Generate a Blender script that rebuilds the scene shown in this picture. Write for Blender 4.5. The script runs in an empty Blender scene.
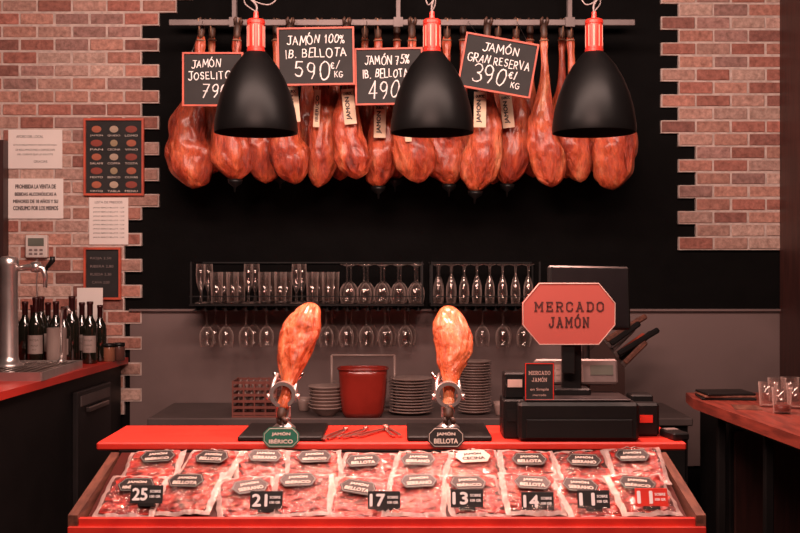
import bpy, math, random
from mathutils import Vector, Matrix, Euler, noise
random.seed(7)
C=bpy.context.scene.collection
F=1040.0; CZ=1.65
def W(px,py,Y): return Vector(((px-400)*Y/F, Y, CZ+(266-py)*Y/F))
try:
    bpy.context.scene.view_settings.view_transform='Standard'
    bpy.context.scene.view_settings.look='None'
except Exception: pass

# ---------------------------------------------------------------- materials
MATS={}
def mat(name,col,rough=.5,metal=0,col2=None,nscale=8,bump=0,bscale=30,spec=.5,emis=None,estr=0,coat=0,stretch=None,detail=4,lo=.4,hi=.62):
    if name in MATS: return MATS[name]
    m=bpy.data.materials.new(name); m.use_nodes=True
    nt=m.node_tree; b=nt.nodes['Principled BSDF']
    b.inputs['Base Color'].default_value=(*col,1); b.inputs['Roughness'].default_value=rough
    b.inputs['Metallic'].default_value=metal; b.inputs['Specular IOR Level'].default_value=spec
    b.inputs['Coat Weight'].default_value=coat
    if emis: 
        b.inputs['Emission Color'].default_value=(*emis,1); b.inputs['Emission Strength'].default_value=estr
    tc=nt.nodes.new('ShaderNodeTexCoord'); mp=nt.nodes.new('ShaderNodeMapping')
    nt.links.new(tc.outputs['Object'],mp.inputs['Vector'])
    if stretch: mp.inputs['Scale'].default_value=stretch
    n=nt.nodes.new('ShaderNodeTexNoise'); n.inputs['Scale'].default_value=nscale; n.inputs['Detail'].default_value=detail
    nt.links.new(mp.outputs[0],n.inputs['Vector'])
    c2=col2 or tuple(c*.8 for c in col)
    r=nt.nodes.new('ShaderNodeValToRGB'); r.color_ramp.elements[0].position=lo; r.color_ramp.elements[1].position=hi
    r.color_ramp.elements[0].color=(*col,1); r.color_ramp.elements[1].color=(*c2,1)
    nt.links.new(n.outputs['Fac'],r.inputs[0]); nt.links.new(r.outputs[0],b.inputs['Base Color'])
    if bump:
        n2=nt.nodes.new('ShaderNodeTexNoise'); n2.inputs['Scale'].default_value=bscale; n2.inputs['Detail'].default_value=5
        nt.links.new(mp.outputs[0],n2.inputs['Vector'])
        bp=nt.nodes.new('ShaderNodeBump'); bp.inputs['Strength'].default_value=bump; bp.inputs['Distance'].default_value=.01
        nt.links.new(n2.outputs['Fac'],bp.inputs['Height']); nt.links.new(bp.outputs[0],b.inputs['Normal'])
    MATS[name]=m; return m
def thin(name,milk,base,edge,power,gloss,rough,gcol=(1,.85,.8),tint=.97,bump=0,bsc=45):
    """thin clear sheet: transparent body, faint milky edges, mirror-like highlights"""
    m=bpy.data.materials.new(name); m.use_nodes=True; nt=m.node_tree; nt.nodes.clear(); N=nt.nodes.new; L=nt.links.new
    o=N('ShaderNodeOutputMaterial'); mx=N('ShaderNodeMixShader'); mx2=N('ShaderNodeMixShader')
    t=N('ShaderNodeBsdfTransparent'); t.inputs[0].default_value=(tint,tint*.99,tint*.99,1)
    d=N('ShaderNodeBsdfDiffuse'); d.inputs['Color'].default_value=(*milk,1)
    g=N('ShaderNodeBsdfAnisotropic'); g.inputs['Color'].default_value=(*gcol,1); g.inputs['Roughness'].default_value=rough
    lw=N('ShaderNodeLayerWeight'); lw.inputs[0].default_value=.5
    pw=N('ShaderNodeMath'); pw.operation='POWER'; pw.inputs[1].default_value=power
    ma=N('ShaderNodeMath'); ma.operation='MULTIPLY_ADD'; ma.inputs[1].default_value=edge; ma.inputs[2].default_value=base; ma.use_clamp=True
    L(lw.outputs['Facing'],pw.inputs[0]); L(pw.outputs[0],ma.inputs[0]); L(ma.outputs[0],mx.inputs[0])
    L(t.outputs[0],mx.inputs[1]); L(d.outputs[0],mx.inputs[2])
    mb=N('ShaderNodeMath'); mb.operation='MULTIPLY_ADD'; mb.inputs[1].default_value=gloss*2.5; mb.inputs[2].default_value=gloss; mb.use_clamp=True
    L(pw.outputs[0],mb.inputs[0]); L(mb.outputs[0],mx2.inputs[0]); L(mx.outputs[0],mx2.inputs[1]); L(g.outputs[0],mx2.inputs[2]); L(mx2.outputs[0],o.inputs[0])
    if bump:
        gm=N('ShaderNodeNewGeometry'); n2=N('ShaderNodeTexNoise'); n2.inputs['Scale'].default_value=bsc; n2.inputs['Detail'].default_value=2; n2.inputs['Distortion'].default_value=2
        L(gm.outputs['Position'],n2.inputs['Vector'])
        bp=N('ShaderNodeBump'); bp.inputs['Strength'].default_value=bump; bp.inputs['Distance'].default_value=.014
        L(n2.outputs['Fac'],bp.inputs['Height']); L(bp.outputs[0],g.inputs['Normal'])
    return m
M_black=mat('black_plaster',(.0045,.004,.004),.8,spec=.08,bump=.15,bscale=40)
M_blackmetal=mat('black_metal',(.007,.006,.006),.5,0,spec=.32)
M_shade=mat('shade_enamel',(.005,.0045,.0045),.40,0,spec=.17)
M_blackplastic=mat('black_plastic',(.008,.0075,.0075),.42,spec=.36)
M_steel=mat('steel',(.40,.34,.32),.34,1,nscale=4)
M_railsteel=mat('rail_steel',(.16,.125,.12),.5,.6,nscale=4)
M_chrome=mat('chrome',(.8,.76,.74),.14,1)
M_satin=mat('satin_chrome',(.85,.78,.75),.30,.9)
M_redlit_steel=mat('red_lit_utensil_metal',(.62,.30,.25),.36,.9,nscale=10)  # plain brushed metal, with the red light it reflects put into its colour
M_greywall=mat('grey_splash',(.225,.160,.152),.36,.1,col2=(.180,.127,.120),nscale=2)
M_red=mat('red_laminate',(.80,.045,.027),.38,0,col2=(.68,.038,.023),nscale=3,stretch=(1,6,6))
M_redlip=mat('red_lip',(.82,.05,.03),.35,col2=(.67,.035,.025))
M_wood=mat('brown_wood',(.20,.075,.048),.5,col2=(.11,.04,.027),nscale=6,stretch=(8,1,8),bump=.1)
M_table=mat('red_brown_wood',(.27,.048,.031),.45,col2=(.15,.028,.019),nscale=5,stretch=(9,1,9),bump=.1)
M_woodR=mat('red_wood_frame',(.62,.10,.05),.5,col2=(.46,.07,.04),nscale=10)
M_column=mat('dark_red_wood',(.050,.016,.013),.5,col2=(.030,.011,.009),nscale=4,stretch=(12,12,1))
M_column2=mat('red_wood_post',(.075,.026,.021),.5,col2=(.05,.019,.016),nscale=4,stretch=(12,12,1))
M_chalk=mat('chalkboard',(.010,.009,.009),.7,col2=(.018,.016,.016),nscale=6)
M_white=mat('chalk_white_glow',(.88,.80,.76),.8,emis=(.9,.8,.75),estr=.15)  # white lettering with a faint glow added to brighten the strokes
M_cream=mat('cream_print',(.80,.70,.62),.6)
M_paper=mat('paper',(.86,.78,.73),.8,col2=(.80,.72,.68),nscale=3)
M_ink=mat('ink',(.07,.05,.05),.7)
M_copper=mat('red_enamel',(.62,.028,.018),.3,.2,col2=(.72,.045,.03),nscale=8)
M_slot=mat('pale_slot',(.80,.36,.28),.4)
M_floor=mat('floor_tile',(.03,.018,.016),.4,col2=(.02,.013,.012),nscale=3)
M_ceil=mat('ceiling_paint',(.03,.015,.014),.8)
M_plate=mat('porcelain',(.40,.29,.26),.25)
M_hoof=mat('hoof',(.05,.025,.018),.5,col2=(.12,.05,.03),nscale=20)
M_rope=mat('rope',(.45,.25,.16),.8)
M_tag=mat('tag_card',(.90,.68,.48),.7,col2=(.82,.60,.42))
M_green=mat('green_sign',(.02,.16,.10),.4)
M_signred=mat('sign_red',(.56,.118,.094),.55,col2=(.53,.108,.086),nscale=2,spec=.3)
M_darkprint=mat('dark_print',(.085,.018,.016),.6)
M_border=mat('sign_border',(.72,.48,.42),.5)
M_bin=mat('red_plastic',(.34,.030,.020),.22,coat=.3)
M_lcd=mat('lcd',(.16,.17,.14),.3)
M_greyplastic=mat('grey_plastic',(.25,.19,.18),.45)
M_bottle=mat('bottle_glass',(.012,.012,.008),.08,spec=.8,coat=.5)
M_wlabel=mat('bottle_label',(.36,.28,.25),.6)
M_foil=mat('bottle_foil',(.05,.01,.01),.35,.3)
M_glass=thin('clear_glass',(.95,.75,.68),.008,.75,3.2,.06,.09)
M_film=thin('plastic_film',(1,.60,.54),.012,.15,2.0,.075,.11,bump=1.0,bsc=24)
M_seal=thin('film_seal',(1,.74,.68),.42,.3,2.0,.16,.14,bump=.8)
M_bulb=mat('bulb',(1,.8,.7),.5,emis=(1,.5,.35),estr=3)
M_lab=mat('pack_label_black',(.014,.010,.010),.5)

def ham_material(name,a,b,fat,dark,mul=.7,rough=.33,sc0=8.5,coat=.4):
    m=bpy.data.materials.new(name); m.use_nodes=True; nt=m.node_tree; p=nt.nodes['Principled BSDF']
    p.inputs['Roughness'].default_value=rough; p.inputs['Coat Weight'].default_value=coat; p.inputs['Coat Roughness'].default_value=.22
    tc=nt.nodes.new('ShaderNodeTexCoord')
    oi=nt.nodes.new('ShaderNodeObjectInfo')
    ad=nt.nodes.new('ShaderNodeVectorMath'); ad.operation='ADD'
    sc=nt.nodes.new('ShaderNodeVectorMath'); sc.operation='SCALE'; sc.inputs[3].default_value=9
    cb=nt.nodes.new('ShaderNodeCombineXYZ')
    for i in range(3): nt.links.new(oi.outputs['Random'],cb.inputs[i])
    nt.links.new(cb.outputs[0],sc.inputs[0]); nt.links.new(tc.outputs['Object'],ad.inputs[0]); nt.links.new(sc.outputs[0],ad.inputs[1])
    mp=nt.nodes.new('ShaderNodeMapping'); mp.inputs['Scale'].default_value=(1.3,1.3,.42); nt.links.new(ad.outputs[0],mp.inputs['Vector'])
    n=nt.nodes.new('ShaderNodeTexNoise'); n.inputs['Scale'].default_value=sc0; n.inputs['Detail'].default_value=8; n.inputs['Roughness'].default_value=.60; n.inputs['Distortion'].default_value=.4
    nt.links.new(mp.outputs[0],n.inputs['Vector'])
    r=nt.nodes.new('ShaderNodeValToRGB'); e=r.color_ramp.elements
    e[0].position=.31; e[0].color=(*dark,1); e[1].position=.71; e[1].color=(*fat,1)
    x=e.new(.43); x.color=(*a,1); x=e.new(.57); x.color=(*b,1)
    nt.links.new(n.outputs['Fac'],r.inputs[0])
    n2=nt.nodes.new('ShaderNodeTexNoise'); n2.inputs['Scale'].default_value=38; n2.inputs['Detail'].default_value=7; n2.inputs['Roughness'].default_value=.7; n2.inputs['Distortion'].default_value=.2
    nt.links.new(mp.outputs[0],n2.inputs['Vector'])
    r2=nt.nodes.new('ShaderNodeValToRGB'); r2.color_ramp.elements[0].position=.36; r2.color_ramp.elements[0].color=(.36,.26,.23,1); r2.color_ramp.elements[1].position=.56; r2.color_ramp.elements[1].color=(1.12,1.12,1.12,1)
    nt.links.new(n2.outputs['Fac'],r2.inputs[0])
    mx=nt.nodes.new('ShaderNodeMix'); mx.data_type='RGBA'; mx.blend_type='MULTIPLY'; mx.inputs[0].default_value=mul
    nt.links.new(r.outputs[0],mx.inputs[6]); nt.links.new(r2.outputs[0],mx.inputs[7])
    nt.links.new(mx.outputs[2],p.inputs['Base Color'])
    v=nt.nodes.new('ShaderNodeTexNoise'); v.inputs['Scale'].default_value=12; v.inputs['Detail'].default_value=5; v.inputs['Distortion'].default_value=.6
    nt.links.new(mp.outputs[0],v.inputs['Vector'])
    sm=nt.nodes.new('ShaderNodeMath'); sm.operation='MULTIPLY_ADD'; sm.inputs[1].default_value=.4
    nt.links.new(n2.outputs['Fac'],sm.inputs[0]); nt.links.new(v.outputs['Fac'],sm.inputs[2])
    bp=nt.nodes.new('ShaderNodeBump'); bp.inputs['Strength'].default_value=1.0; bp.inputs['Distance'].default_value=.036
    nt.links.new(sm.outputs[0],bp.inputs['Height']); nt.links.new(bp.outputs[0],p.inputs['Normal'])
    return m
M_ham=ham_material('cured_ham',(.48,.055,.020),(.70,.125,.042),(.90,.34,.16),(.17,.017,.008),.60,.34,8.5,.42)
M_ham2=ham_material('cured_ham_bright',(.62,.095,.026),(.78,.170,.052),(.92,.36,.16),(.30,.036,.013),.58,.30,8.5,.4)
def slice_material():
    m=bpy.data.materials.new('sliced_ham'); m.use_nodes=True; nt=m.node_tree; p=nt.nodes['Principled BSDF']
    p.inputs['Roughness'].default_value=.4; p.inputs['Coat Weight'].default_value=.1
    g=nt.nodes.new('ShaderNodeNewGeometry')
    n=nt.nodes.new('ShaderNodeTexNoise'); n.inputs['Scale'].default_value=15; n.inputs['Detail'].default_value=5; n.inputs['Distortion'].default_value=2.4
    nt.links.new(g.outputs['Position'],n.inputs['Vector'])
    r=nt.nodes.new('ShaderNodeValToRGB'); e=r.color_ramp.elements
    e[0].position=.30; e[0].color=(.06,.004,.003,1); e[1].position=.75; e[1].color=(.92,.40,.28,1)
    x=e.new(.46); x.color=(.32,.011,.007,1); x=e.new(.58); x.color=(.55,.026,.014,1); x=e.new(.66); x.color=(.70,.11,.06,1)
    nt.links.new(n.outputs['Fac'],r.inputs[0]); nt.links.new(r.outputs[0],p.inputs['Base Color'])
    return m
M_slice=slice_material()
def brick_material():
    m=bpy.data.materials.new('brick'); m.use_nodes=True; nt=m.node_tree; p=nt.nodes['Principled BSDF']
    p.inputs['Roughness'].default_value=.85
    at=nt.nodes.new('ShaderNodeAttribute'); at.attribute_name='tone'
    g=nt.nodes.new('ShaderNodeNewGeometry')
    n=nt.nodes.new('ShaderNodeTexNoise'); n.inputs['Scale'].default_value=30; n.inputs['Detail'].default_value=7; n.inputs['Roughness'].default_value=.65
    nt.links.new(g.outputs['Position'],n.inputs['Vector'])
    r=nt.nodes.new('ShaderNodeValToRGB'); r.color_ramp.elements[0].position=.32; r.color_ramp.elements[0].color=(.58,.53,.51,1)
    r.color_ramp.elements[1].position=.66; r.color_ramp.elements[1].color=(1.24,1.22,1.22,1)
    nt.links.new(n.outputs['Fac'],r.inputs[0])
    mx=nt.nodes.new('ShaderNodeMix'); mx.data_type='RGBA'; mx.blend_type='MULTIPLY'; mx.inputs[0].default_value=1
    nt.links.new(at.outputs['Color'],mx.inputs[6]); nt.links.new(r.outputs[0],mx.inputs[7]); nt.links.new(mx.outputs[2],p.inputs['Base Color'])
    bp=nt.nodes.new('ShaderNodeBump'); bp.inputs['Strength'].default_value=.8; bp.inputs['Distance'].default_value=.010
    nt.links.new(n.outputs['Fac'],bp.inputs['Height']); nt.links.new(bp.outputs[0],p.inputs['Normal'])
    return m
M_brick=brick_material()

# ---------------------------------------------------------------- mesh builder
class MB:
    def __init__(s): s.v=[]; s.f=[]; s.m=[]; s.sm=[]
    def add(s,v,f,mi=0,smooth=False,M=None):
        o=len(s.v)
        for p in v:
            p=Vector(p); s.v.append(M@p if M else p)
        for q in f: s.f.append([o+i for i in q]); s.m.append(mi); s.sm.append(smooth)
        return s
    def box(s,c,d,mi=0,M=None,bev=0):
        x,y,z=[k/2 for k in d]
        cx,cy,cz=c
        if bev and bev<min(x,y,z):
            b=bev
            vs=[];idx={}
            for sx in(-1,1):
                for sy in(-1,1):
                    for sz in(-1,1):
                        idx[(sx,sy,sz,0)]=len(vs); vs.append((cx+sx*x,cy+sy*(y-b),cz+sz*(z-b)))
                        idx[(sx,sy,sz,1)]=len(vs); vs.append((cx+sx*(x-b),cy+sy*y,cz+sz*(z-b)))
                        idx[(sx,sy,sz,2)]=len(vs); vs.append((cx+sx*(x-b),cy+sy*(y-b),cz+sz*z))
            f=[]
            for sg in(-1,1):
                f.append([idx[(sg,-1,-1,0)],idx[(sg,1,-1,0)],idx[(sg,1,1,0)],idx[(sg,-1,1,0)]])
                f.append([idx[(-1,sg,-1,1)],idx[(-1,sg,1,1)],idx[(1,sg,1,1)],idx[(1,sg,-1,1)]])
                f.append([idx[(-1,-1,sg,2)],idx[(1,-1,sg,2)],idx[(1,1,sg,2)],idx[(-1,1,sg,2)]])
            for a in(-1,1):
                for c2 in(-1,1):
                    f.append([idx[(a,c2,-1,0)],idx[(a,c2,1,0)],idx[(a,c2,1,1)],idx[(a,c2,-1,1)]])
                    f.append([idx[(a,-1,c2,0)],idx[(a,-1,c2,2)],idx[(a,1,c2,2)],idx[(a,1,c2,0)]])
                    f.append([idx[(-1,a,c2,1)],idx[(-1,a,c2,2)],idx[(1,a,c2,2)],idx[(1,a,c2,1)]])
                    for d2 in(-1,1): f.append([idx[(a,c2,d2,0)],idx[(a,c2,d2,1)],idx[(a,c2,d2,2)]])
            return s.add(vs,f,mi,False,M)
        v=[(cx+a*x,cy+b*y,cz+c3*z) for a in(-1,1) for b in(-1,1) for c3 in(-1,1)]
        f=[(0,1,3,2),(4,6,7,5),(0,4,5,1),(2,3,7,6),(0,2,6,4),(1,5,7,3)]
        return s.add(v,f,mi,False,M)
    def lathe(s,prof,seg=28,mi=0,M=None,smooth=True,cap=True):
        v=[];f=[];n=len(prof)
        for r,z in prof:
            for k in range(seg):
                a=2*math.pi*k/seg; v.append((r*math.cos(a),r*math.sin(a),z))
        for i in range(n-1):
            for k in range(seg):
                k2=(k+1)%seg; f.append((i*seg+k,i*seg+k2,(i+1)*seg+k2,(i+1)*seg+k))
        if cap:
            if prof[0][0]>1e-4: f.append(tuple(range(seg))[::-1])
            if prof[-1][0]>1e-4: f.append(tuple((n-1)*seg+k for k in range(seg)))
        return s.add(v,f,mi,smooth,M)
    def tube(s,pts,r,seg=10,mi=0,M=None,closed=False):
        pts=[Vector(p) for p in pts]; n=len(pts); v=[];f=[]
        rr=r if isinstance(r,(list,tuple)) else [r]*n
        up=None
        for i,p in enumerate(pts):
            if closed: t=(pts[(i+1)%n]-pts[i-1]).normalized()
            else: t=(pts[min(i+1,n-1)]-pts[max(i-1,0)]).normalized()
            if up is None:
                up=Vector((0,0,1)) if abs(t.z)<.9 else Vector((1,0,0))
            a=(up-t*up.dot(t)).normalized(); b=t.cross(a); up=a
            for k in range(seg):
                g=2*math.pi*k/seg; v.append(p+(a*math.cos(g)+b*math.sin(g))*rr[i])
        for i in range(n if closed else n-1):
            j=(i+1)%n
            for k in range(seg):
                k2=(k+1)%seg; f.append((i*seg+k,i*seg+k2,j*seg+k2,j*seg+k))
        if not closed: f.append(tuple(range(seg))[::-1]); f.append(tuple((n-1)*seg+k for k in range(seg)))
        return s.add(v,f,mi,True,M)
    def prism(s,pts,a,b,axis='z',mi=0,M=None):
        def p3(p,h): 
            return {'z':(p[0],p[1],h),'y':(p[0],h,p[1]),'x':(h,p[0],p[1])}[axis]
        n=len(pts); v=[p3(p,a) for p in pts]+[p3(p,b) for p in pts]
        f=[tuple(range(n)),tuple(range(n,2*n))[::-1]]+[(i,i+n,(i+1)%n+n,(i+1)%n) for i in range(n)]
        return s.add(v,f,mi,False,M)
    def mesh(s,name,mats,fix=True):
        me=bpy.data.meshes.new(name); me.from_pydata([tuple(p) for p in s.v],[],s.f); 
        for m in (mats if isinstance(mats,(list,tuple)) else [mats]): me.materials.append(m)
        me.polygons.foreach_set('material_index',s.m); me.polygons.foreach_set('use_smooth',s.sm)
        if fix:
            import bmesh
            bm=bmesh.new(); bm.from_mesh(me); bmesh.ops.recalc_face_normals(bm,faces=bm.faces); bm.to_mesh(me); bm.free()
        me.update(); return me
def part(name,me,parent=None,loc=(0,0,0),rot=(0,0,0),label=None,scale=None):
    o=bpy.data.objects.new(name,me); C.objects.link(o); o.location=loc; o.rotation_euler=rot
    if scale: o.scale=scale
    if parent: o.parent=parent
    if label: o['label']=label
    return o
def tagit(o,label,cat,group=None):
    o['label']=label; o['category']=cat
    if group: o['group']=group
    return o
def thing(name,label,cat,loc=(0,0,0),rot=(0,0,0),group=None):
    o=bpy.data.objects.new(name,None); o.empty_display_size=.05; C.objects.link(o); o.location=loc; o.rotation_euler=rot
    return tagit(o,label,cat,group)
def struct(name,me,loc=(0,0,0)):
    o=part(name,me,None,loc); o['kind']='structure'; return o

_tc={}
def tmesh(body):
    k=body
    if k in _tc: return _tc[k]
    cu=bpy.data.curves.new('t','FONT'); cu.body=body; cu.size=1; cu.resolution_u=3
    ob=bpy.data.objects.new('t',cu); C.objects.link(ob)
    bpy.context.view_layer.update()
    dg=bpy.context.evaluated_depsgraph_get()
    me=bpy.data.meshes.new_from_object(ob.evaluated_get(dg))
    v=[tuple(x.co) for x in me.vertices]; f=[tuple(p.vertices) for p in me.polygons]
    bpy.data.objects.remove(ob); bpy.data.curves.remove(cu); bpy.data.meshes.remove(me)
    if v:
        x0=min(p[0] for p in v);x1=max(p[0] for p in v);y0=min(p[1] for p in v);y1=max(p[1] for p in v)
        v=[((p[0]-(x0+x1)/2)/(x1-x0),(p[1]-(y0+y1)/2)/(y1-y0)) for p in v]
    _tc[k]=(v,f); return _tc[k]
def lettering(lines,m,flat=False,bold=0,name='lettering'):
    """lines: (text,cx,cz,w,h[,rot]) -> mesh in the XZ plane (or XY if flat)"""
    b=MB()
    for li,L in enumerate(lines):
        v,f=tmesh(L[0]); cx,cz,w,h=L[1:5]; r=math.radians(L[5]) if len(L)>5 else 0
        st=bold*h
        shifts=[(0,0)] if not bold else [(-st,0),(st,0),(0,st),(0,-st)]
        for si,(dx,dy) in enumerate(shifts):
            out=[]
            for x,y in v:
                X0=x*(w-2*st)+dx; Y0=y*(h-2*st)+dy
                X=cx+X0*math.cos(r)-Y0*math.sin(r); Y=cz+X0*math.sin(r)+Y0*math.cos(r)
                e=si*.0002
                out.append((X,Y,e) if flat else (X,-e,Y))
            b.add(out,f)
    return b.mesh(name,m,fix=False)
# hand-drawn stroke alphabet: glyph -> (width, strokes)
def arc(cx,cy,rx,ry,a0,a1,n=12):
    return [(cx+rx*math.cos(math.radians(a0+(a1-a0)*i/n)),cy+ry*math.sin(math.radians(a0+(a1-a0)*i/n))) for i in range(n+1)]
GL={
'A':(.8,[[(0,0),(.4,1),(.8,0)],[(.12,.36),(.70,.36)]]),
'B':(.65,[[(0,0),(0,1)],[(0,1)]+arc(.3,.76,.26,.24,80,-80)+[(0,.52)],[(0,.52)]+arc(.32,.26,.32,.26,80,-80)+[(0,0)]]),
'C':(.7,[arc(.42,.5,.42,.5,50,310)]),
'D':(.72,[[(0,0),(0,1)],[(-.03,1)]+arc(.22,.5,.48,.5,80,-80)+[(-.03,0)]]),
'E':(.6,[[(.55,1),(0,1),(0,0),(.6,0)],[(0,.52),(.45,.52)]]),
'G':(.78,[arc(.42,.5,.42,.5,50,330)+[(.78,.45),(.48,.45)]]),
'I':(.12,[[(.06,0),(.06,1)]]),
'J':(.6,[[(.15,1),(.75,1)],[(.5,1),(.5,.25)]+arc(.25,.22,.25,.22,0,-160,8)]),
'K':(.65,[[(0,0),(0,1)],[(.6,1),(.02,.42)],[(.2,.58),(.65,0)]]),
'L':(.55,[[(0,1),(0,0),(.55,0)]]),
'M':(.9,[[(0,0),(.10,1),(.45,.30),(.80,1),(.9,0)]]),
'N':(.7,[[(0,0),(0,1),(.7,0),(.7,1)]]),
'O':(.85,[arc(.42,.5,.42,.5,95,460,18)]),
'R':(.68,[[(0,0),(0,1)],[(0,1)]+arc(.3,.74,.28,.26,80,-80)+[(0,.48)],[(.2,.48),(.66,0)]]),
'S':(.6,[arc(.3,.75,.27,.25,30,250,10)+arc(.3,.25,.29,.25,90,-150,10)]),
'T':(.7,[[(0,1),(.7,1)],[(.35,1),(.35,0)]]),
'V':(.7,[[(0,1),(.35,0),(.72,1)]]),
'0':(.62,[arc(.31,.5,.31,.5,95,460,18)]),
'1':(.3,[[(.0,.75),(.2,1),(.2,0)]]),
'3':(.58,[arc(.26,.75,.28,.25,150,-90,10)+arc(.26,.25,.32,.25,90,-150,10)]),
'4':(.62,[[(.42,0),(.42,1),(0,.3),(.62,.3)]]),
'5':(.58,[[(.55,1),(.08,1),(.03,.56)]+arc(.26,.3,.31,.30,110,-150,12)]),
'7':(.58,[[(0,1),(.58,1),(.2,0)],[(.12,.5),(.5,.5)]]),
'9':(.58,[arc(.28,.72,.27,.28,0,360,14),[(.55,.72),(.5,.3),(.3,0)]]),
'8':(.58,[arc(.28,.76,.24,.24,90,450,12),arc(.28,.26,.29,.27,90,450,12)]),
'%':(.7,[arc(.16,.8,.15,.17,0,360,10),arc(.56,.18,.15,.17,0,360,10),[(.6,1),(.1,0)]]),
'/':(.4,[[(0,-.1),(.4,1.1)]]),
'.':(.1,[[(.03,0),(.07,.06)]]),
'€':(.65,[arc(.42,.5,.32,.48,50,310),[(-.02,.6),(.5,.6)],[(-.02,.42),(.45,.42)]]),
' ':(.35,[]),
}
GL['Ó']=(.85,GL['O'][1]+[[(.35,1.12),(.55,1.34)]])
def sl(*xs,y,s=.10): return [[(x-s,y),(x+s,y)] for x in xs]
oc=lambda w:[(.18,0),(w-.18,0),(w,.2),(w,.8),(w-.18,1),(.18,1),(0,.8),(0,.2),(.18,0)]
SLAB={
'M':(.82,[[(.08,0),(.08,1)],[(.74,0),(.74,1)],[(.08,1),(.41,.35),(.74,1)]]+sl(.08,.74,y=0)+[[(-.02,1),(.1,1)],[(.72,1),(.84,1)]]),
'E':(.6,[[(.08,0),(.08,1)],[(-.02,1),(.56,1),(.56,.80)],[(-.02,0),(.58,0),(.58,.20)],[(.08,.52),(.42,.52)],[(.42,.42),(.42,.62)]]),
'R':(.64,[[(.08,0),(.08,1)],[(-.02,1),(.44,1),(.60,.85),(.60,.62),(.44,.48),(.08,.48)],[(.36,.48),(.56,0)],[(-.02,0),(.20,0)],[(.48,0),(.68,0)]]),
'C':(.6,[[(.60,.72),(.60,.85),(.44,1),(.18,1),(.02,.82),(.02,.18),(.18,0),(.44,0),(.60,.15),(.60,.28)]]),
'A':(.72,[[(.08,0),(.36,1),(.64,0)],[(.18,.32),(.54,.32)],[(.24,1),(.40,1)]]+sl(.08,.64,y=0)),
'D':(.64,[[(.08,0),(.08,1)],[(-.02,1),(.42,1),(.62,.80),(.62,.20),(.42,0),(-.02,0)]]),
'O':(.62,[oc(.62)]),
'J':(.55,[[(.28,1),(.60,1)],[(.45,1),(.45,.18),(.30,0),(.12,0),(0,.15),(0,.32)]]),
'N':(.70,[[(.08,0),(.08,1),(.62,0),(.62,1)],[(-.02,1),(.1,1)],[(.52,1),(.72,1)]]+sl(.08,y=0)),
' ':(.3,[]),'.':(.08,[[(.0,0),(.06,0.03)]])}
SLAB['Ó']=(.62,[oc(.62),[(.28,1.16),(.42,1.36)]])
def strokes(lines,m,G,th,gap=.2,jit=0,name='lettering'):
    """lines: (text,cx,cz,w,h,rot)"""
    b=MB(); lay=0
    for li,(t,cx,cz,w,h,rot) in enumerate(lines):
        rnd=random.Random(li*17+len(t)+int(abs(cx)*1e4)); tot=sum(G[c][0] for c in t)+gap*(len(t)-1); sx=w/tot
        x=-w/2; r=math.radians(rot)
        for c in t:
            gw,ss=G[c]; dy=rnd.uniform(-1,1)*jit*h; sk=rnd.uniform(-.5,1.4)*jit*1.4; sc=1+rnd.uniform(-1,1)*jit*1.3
            for s in ss:
                P=[]
                for (u,v) in s:
                    X=x+u*sx*sc+sk*v*h; Y=(v-.5)*h*sc+dy
                    if jit: X+=rnd.uniform(-1,1)*jit*.15*h; Y+=rnd.uniform(-1,1)*jit*.15*h
                    P.append(Vector((cx+X*math.cos(r)-Y*math.sin(r),cz+X*math.sin(r)+Y*math.cos(r))))
                hw=th(h)/2 if callable(th) else th*h/2
                for a,e in zip(P[:-1],P[1:]):
                    d=e-a
                    if d.length<1e-7: continue
                    d.normalize(); n=Vector((-d.y,d.x))*hw*(1+rnd.uniform(-.3,.3)*(jit>0)); a2=a-d*hw*.7; e2=e+d*hw*.7
                    z=-(lay%5)*.00008; lay+=1
                    b.add([(q.x,z,q.y) for q in (a2-n,e2-n,e2+n,a2+n)],[(0,1,2,3)])
            x+=(gw+gap)*sx
    return b.mesh(name,m,fix=False)
def ring_frame(b,w,h,t,d,mi=0,y=0):
    b.box((0,y,h/2-t/2),(w,d,t),mi); b.box((0,y,-h/2+t/2),(w,d,t),mi)
    b.box((-w/2+t/2,y,0),(t,d,h-2*t),mi); b.box((w/2-t/2,y,0),(t,d,h-2*t),mi)

# ---------------------------------------------------------------- room shell
b=MB(); b.box((0,6.1,1.7),(6.0,.2,3.4)); struct('wall_back',b.mesh('wall_back',M_black))
b=MB(); b.box((-3.0,3,1.7),(.2,6.4,3.4)); struct('wall_left',b.mesh('wall_left',M_black))
b=MB(); b.box((3.0,3,1.7),(.2,6.4,3.4)); struct('wall_right',b.mesh('wall_right',M_column))
b=MB(); b.box((0,3,-.05),(6.2,6.6,.1)); struct('floor',b.mesh('floor',M_floor))
b=MB(); b.box((0,3,3.45),(6.2,6.6,.1)); struct('ceiling',b.mesh('ceiling',M_ceil))
p0=W(130,310,5.98); p1=W(784,310,5.98)
b=MB(); b.box(((p0.x+p1.x)/2,5.99,.95),(p1.x-p0.x,.02,p0.z*2-1.9)); 
b.box(((p0.x+p1.x)/2,5.975,p0.z+.003),(p1.x-p0.x,.04,.012))
struct('wall_splashback',b.mesh('wall_splashback',M_greywall))
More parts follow.
